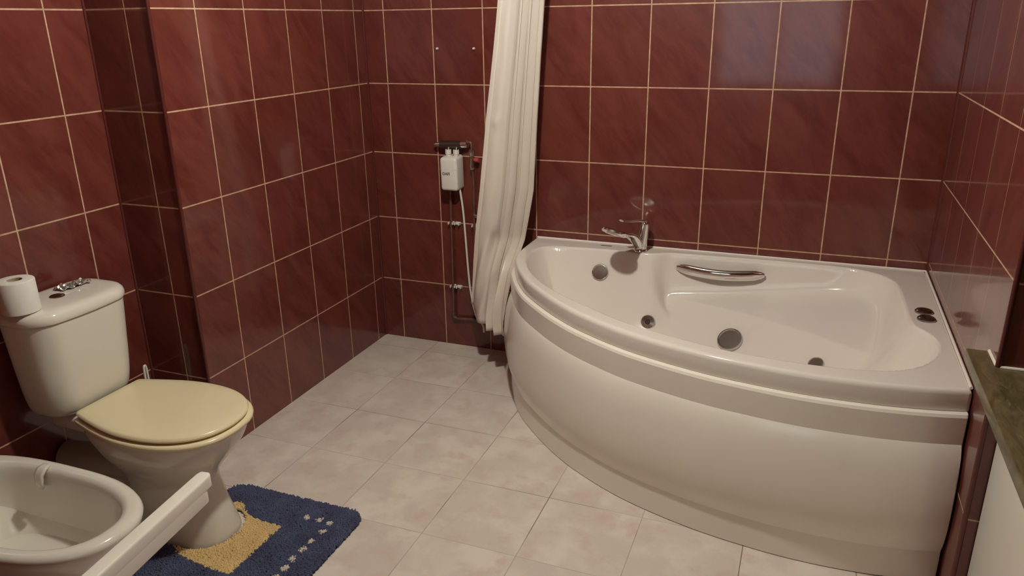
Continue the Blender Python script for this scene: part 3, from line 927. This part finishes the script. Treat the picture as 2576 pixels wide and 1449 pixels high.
vl = thing('shower_valve', 'dark wall valve bar with chrome ends above the small water heater', 'valve', (0.46, -0.03, 1.04))
tube('valve_body', [(0.392, -0.032, 1.036), (0.498, -0.032, 1.040)], 0.019, M['darkmetal'], vl, 16)
tube('valve_end', [(0.358, -0.032, 1.036), (0.366, -0.032, 1.036), (0.368, -0.032, 1.036), (0.394, -0.032, 1.037)], [0.006, 0.006, 0.011, 0.012], M['chrome'], vl, 16)
tube('valve_knob', [(0.495, -0.032, 1.041), (0.500, -0.032, 1.042), (0.530, -0.032, 1.043), (0.534, -0.032, 1.043)], [0.012, 0.018, 0.018, 0.012], M['chrome'], vl, 16)
for x in (0.438, 0.478):
    tube('outlet', [(x, -0.040, 1.028), (x, -0.047, 1.012)], 0.009, M['darkmetal'], vl, 12, (0, 1, 0))
for x in (0.41, 0.49):
    tube('wall_mount', [(x, -0.030, 1.037), (x, -0.001, 1.037)], 0.010, M['darkmetal'], vl, 12)

p1 = thing('water_pipe', 'thin copper pipe running down from the water heater and bending right near the floor', 'pipe', (0.42, -0.012, 0.15), 'pipes on the back wall')
path = catmull([(0.424, -0.0165, 0.828), (0.423, -0.0165, 0.75), (0.420, -0.0165, 0.5), (0.416, -0.0165, 0.25), (0.414, -0.0165, 0.175), (0.416, -0.0165, 0.157), (0.432, -0.0165, 0.152), (0.52, -0.0165, 0.158), (0.60, -0.0165, 0.162)], 6)
tube('pipe_run', path, 0.0068, M['copper'], p1, 12, (0, 1, 0))
tube('elbow', [(0.414, -0.0165, 0.19), (0.414, -0.0165, 0.168), (0.418, -0.0165, 0.157), (0.430, -0.0165, 0.153)], 0.0098, M['copper'], p1, 12, (0, 1, 0))
def clip(x, z, parent):
    bm = bmesh.new()
    add_box(bm, (x - 0.0135, -0.010, z - 0.008), (x + 0.0135, -0.0005, z + 0.008), 0.003, 2)
    add_box(bm, (x - 0.0135, -0.029, z - 0.006), (x - 0.0085, -0.008, z + 0.006), 0.002, 2)
    add_box(bm, (x + 0.0085, -0.029, z - 0.006), (x + 0.0135, -0.008, z + 0.006), 0.002, 2)
    return bmo('pipe_clip', bm, M['whiteplastic'], parent)
for z, x in ((0.652, 0.4215), (0.324, 0.4175)):
    clip(x, z, p1); clip(x + 0.033, z - 0.001, p1)

p2 = thing('water_pipe', 'chrome riser pipe with a red tap handle between the valve and the curtain', 'pipe', (0.548, -0.02, 0.6), 'pipes on the back wall')
path = catmull([(0.530, -0.032, 1.050), (0.543, -0.032, 1.052), (0.550, -0.032, 1.043), (0.551, -0.032, 1.02), (0.5505, -0.030, 0.96), (0.549, -0.0175, 0.88), (0.547, -0.0165, 0.76), (0.546, -0.0165, 0.60), (0.548, -0.0165, 0.35), (0.548, -0.0165, 0.21)], 6)
tube('pipe_run', path, 0.0062, M['copper'], p2, 12, (0, 1, 0))
lathe('stop_valve', [(0.0, 0.0), (0.0095, 0.0), (0.011, 0.015), (0.0085, 0.03), (0.0085, 0.06), (0.011, 0.075), (0.011, 0.095), (0.0, 0.095)], M['satin'], p2, (0.5505, -0.0285, 0.925))
tube('tap_handle', [(0.560, -0.031, 0.972), (0.568, -0.033, 0.972), (0.586, -0.034, 0.971)], [0.005, 0.010, 0.010], M['redplastic'], p2, 12)
tube('branch', [(0.548, -0.018, 0.700), (0.560, -0.020, 0.698), (0.575, -0.020, 0.696)], 0.010, M['satin'], p2, 12)
clip(0.548, 0.648, p2)

for x, z, lab in ((0.382, 1.468, 'left one of the two white wall plugs above the water heater'), (0.565, 1.468, 'right one of the two white wall plugs above the water heater, nearer the curtain')):
    o = lathe('wall_plug', [(0.0, -0.004), (0.005, -0.004), (0.0055, 0.004), (0.0045, 0.010), (0.002, 0.012), (0.0, 0.012)], M['caulk'], None, (x, -0.0005, z), (0, -1, 0), 16)
    tag(o, lab, 'wall plug', 'wall plugs above the water heater')
# ------------------------------------------------------------------ shower curtain
sx_z = [2.02, 1.665, 1.46, 1.18, 0.865, 0.635, 0.50, 0.39, 0.294, 0.23]
xL = [0.805, 0.766, 0.740, 0.699, 0.657, 0.621, 0.603, 0.590, 0.577, 0.575]
yL = [-0.20, -0.20, -0.20, -0.20, -0.195, -0.185, -0.175, -0.165, -0.155, -0.150]
xR = [0.975, 0.945, 0.930, 0.911, 0.892, 0.848, 0.831, 0.822, 0.818, 0.826]
yR = [-0.12, -0.12, -0.12, -0.12, -0.12, -0.12, -0.245, -0.30, -0.335, -0.345]
zz = np.array(sx_z[::-1])
def zi(arr, z): return np.interp(z, zz, np.array(arr[::-1]))
NS, NZ = 230, 90
hem_s = [0.0, 0.10, 0.18, 0.22, 0.42, 0.50, 0.66, 0.72, 0.90, 1.0]
hem_z = [0.300, 0.285, 0.262, 0.240, 0.232, 0.226, 0.224, 0.222, 0.226, 0.246]
def wave(s):
    """fold profile: broad on the left, tighter to the right"""
    ph = np.interp(s, [0, 0.10, 0.40, 0.50, 0.60, 0.70, 0.82, 1.0], [0.1, 0.45, 1.0, 1.55, 2.05, 2.55, 3.05, 3.7]) * 2 * PI
    return np.sin(ph), ph
V, Fc = [], []
for j in range(NZ + 1):
    tz = j / NZ
    for i in range(NS + 1):
        s = i / NS
        zb = np.interp(s, hem_s, hem_z)
        z = zb + (2.0 - zb) * tz
        a, ph = wave(s)
        x = zi(xL, z) + (zi(xR, z) - zi(xL, z)) * s
        y = zi(yL, z) + (zi(yR, z) - zi(yL, z)) * s
        hi = np.clip((z - 0.25) / 1.4, 0, 1)
        amp = 0.022 * (0.55 + 0.45 * np.interp(s, [0, 0.3, 0.6, 1], [0.3, 0.35, 1.0, 0.9])) * np.interp(z, [0.2, 0.5, 1.0, 2.0], [1.25, 1.0, 0.9, 0.8])
        edge = np.interp(s, [0, 0.05, 0.95, 1], [0.3, 1, 1, 0.3])
        drift = 0.35 * math.sin(2.1 * z + 5 * s)
        y += amp * math.sin(ph + drift) * edge
        x += 0.006 * math.sin(2 * ph + 0.6 + drift) * edge * np.interp(s, [0.3, 0.5], [0.0, 1.0])
        # slanting creases and the pinched dent low down
        y += 0.008 * math.sin(17 * (z - 1.1 * s)) * np.interp(z, [0.2, 0.55, 0.85], [1, 0.8, 0]) * edge
        y += 0.020 * math.exp(-((s - 0.40) / 0.06) ** 2 - ((z - 0.62) / 0.05) ** 2)
        y += 0.0012 * math.sin(19 * z + 9 * s) * math.sin(11 * s + 7 * z)
        y -= 0.010 * math.exp(-((s - 0.22) / 0.10) ** 2 - ((z - 1.17) / 0.018) ** 2)
        y = min(y, -0.012)
        V.append((x, y, z))
for j in range(NZ):
    for i in range(NS):
        b = j * (NS + 1) + i
        Fc.append((b, b + 1, b + NS + 2, b + NS + 1))
ct = pyd('shower_curtain', V, Fc, M['vinyl'], None, 'all')
ct.modifiers.new('thickness', 'SOLIDIFY').thickness = 0.0012
tag(ct, 'off-white vinyl shower curtain gathered beside the left end of the bathtub', 'curtain')
rod = thing('curtain_rod', 'white curtain rod holding the gathered shower curtain above the tub end', 'rod', (0.9, -0.16, 2.015))
tube('rod_tube', [(0.72, -0.16, 2.012), (1.05, -0.16, 2.012)], 0.012, M['whiteplastic'], rod, 14)
for x in (0.74, 1.03):
    tube('wall_arm', [(x, -0.16, 2.012), (x, -0.001, 2.012)], 0.010, M['whiteplastic'], rod, 12)

# ------------------------------------------------------------------ vanity: stone counter and white cabinet
poly = [(2.455, -1.175), (2.5085, -1.175), (2.5085, -1.2765), (3.148, -1.2765), (3.148, -2.75), (2.455, -2.75)]
ct2 = thing('vanity_counter', 'olive brown stone vanity counter with white sealant line at right edge', 'counter', (2.8, -2.0, 0.728))
bm = bmesh.new()
vs = [bm.verts.new((x, y, 0.730)) for x, y in poly]
fc = bm.faces.new(vs)
ex = bmesh.ops.extrude_face_region(bm, geom=[fc])
for e in ex['geom']:
    if isinstance(e, bmesh.types.BMVert): e.co.z = 0.765
bmesh.ops.recalc_face_normals(bm, faces=bm.faces)
es = [e for e in bm.edges if abs(e.verts[0].co.z - e.verts[1].co.z) < 1e-6 and e.verts[0].co.x < 2.46 and e.verts[1].co.x < 2.46]
bmesh.ops.bevel(bm, geom=es, offset=0.004, segments=3, profile=0.5, affect='EDGES')
bmo('countertop', bm, M['stone'], ct2, 30)
tube('sealant_line', [(2.5075, -1.176, 0.766), (2.5070, -1.262, 0.766), (2.5075, -1.276, 0.766), (2.520, -1.2785, 0.766), (2.60, -1.2785, 0.766), (3.14, -1.2785, 0.766)], 0.0045, M['caulk'], ct2, 8)

cb = thing('vanity_cabinet', 'white vanity cabinet under the olive stone counter at right edge', 'cabinet', (2.8, -2.0, 0))
box('cabinet_body', (2.560, -2.70, 0.0), (3.14, -1.279, 0.729), M['cabinet'], cb, 0.002)
box('door', (2.540, -1.990, 0.004), (2.559, -1.281, 0.724), M['cabinet'], cb, 0.0025)
box('door', (2.540, -2.695, 0.004), (2.559, -1.995, 0.724), M['cabinet'], cb, 0.0025)
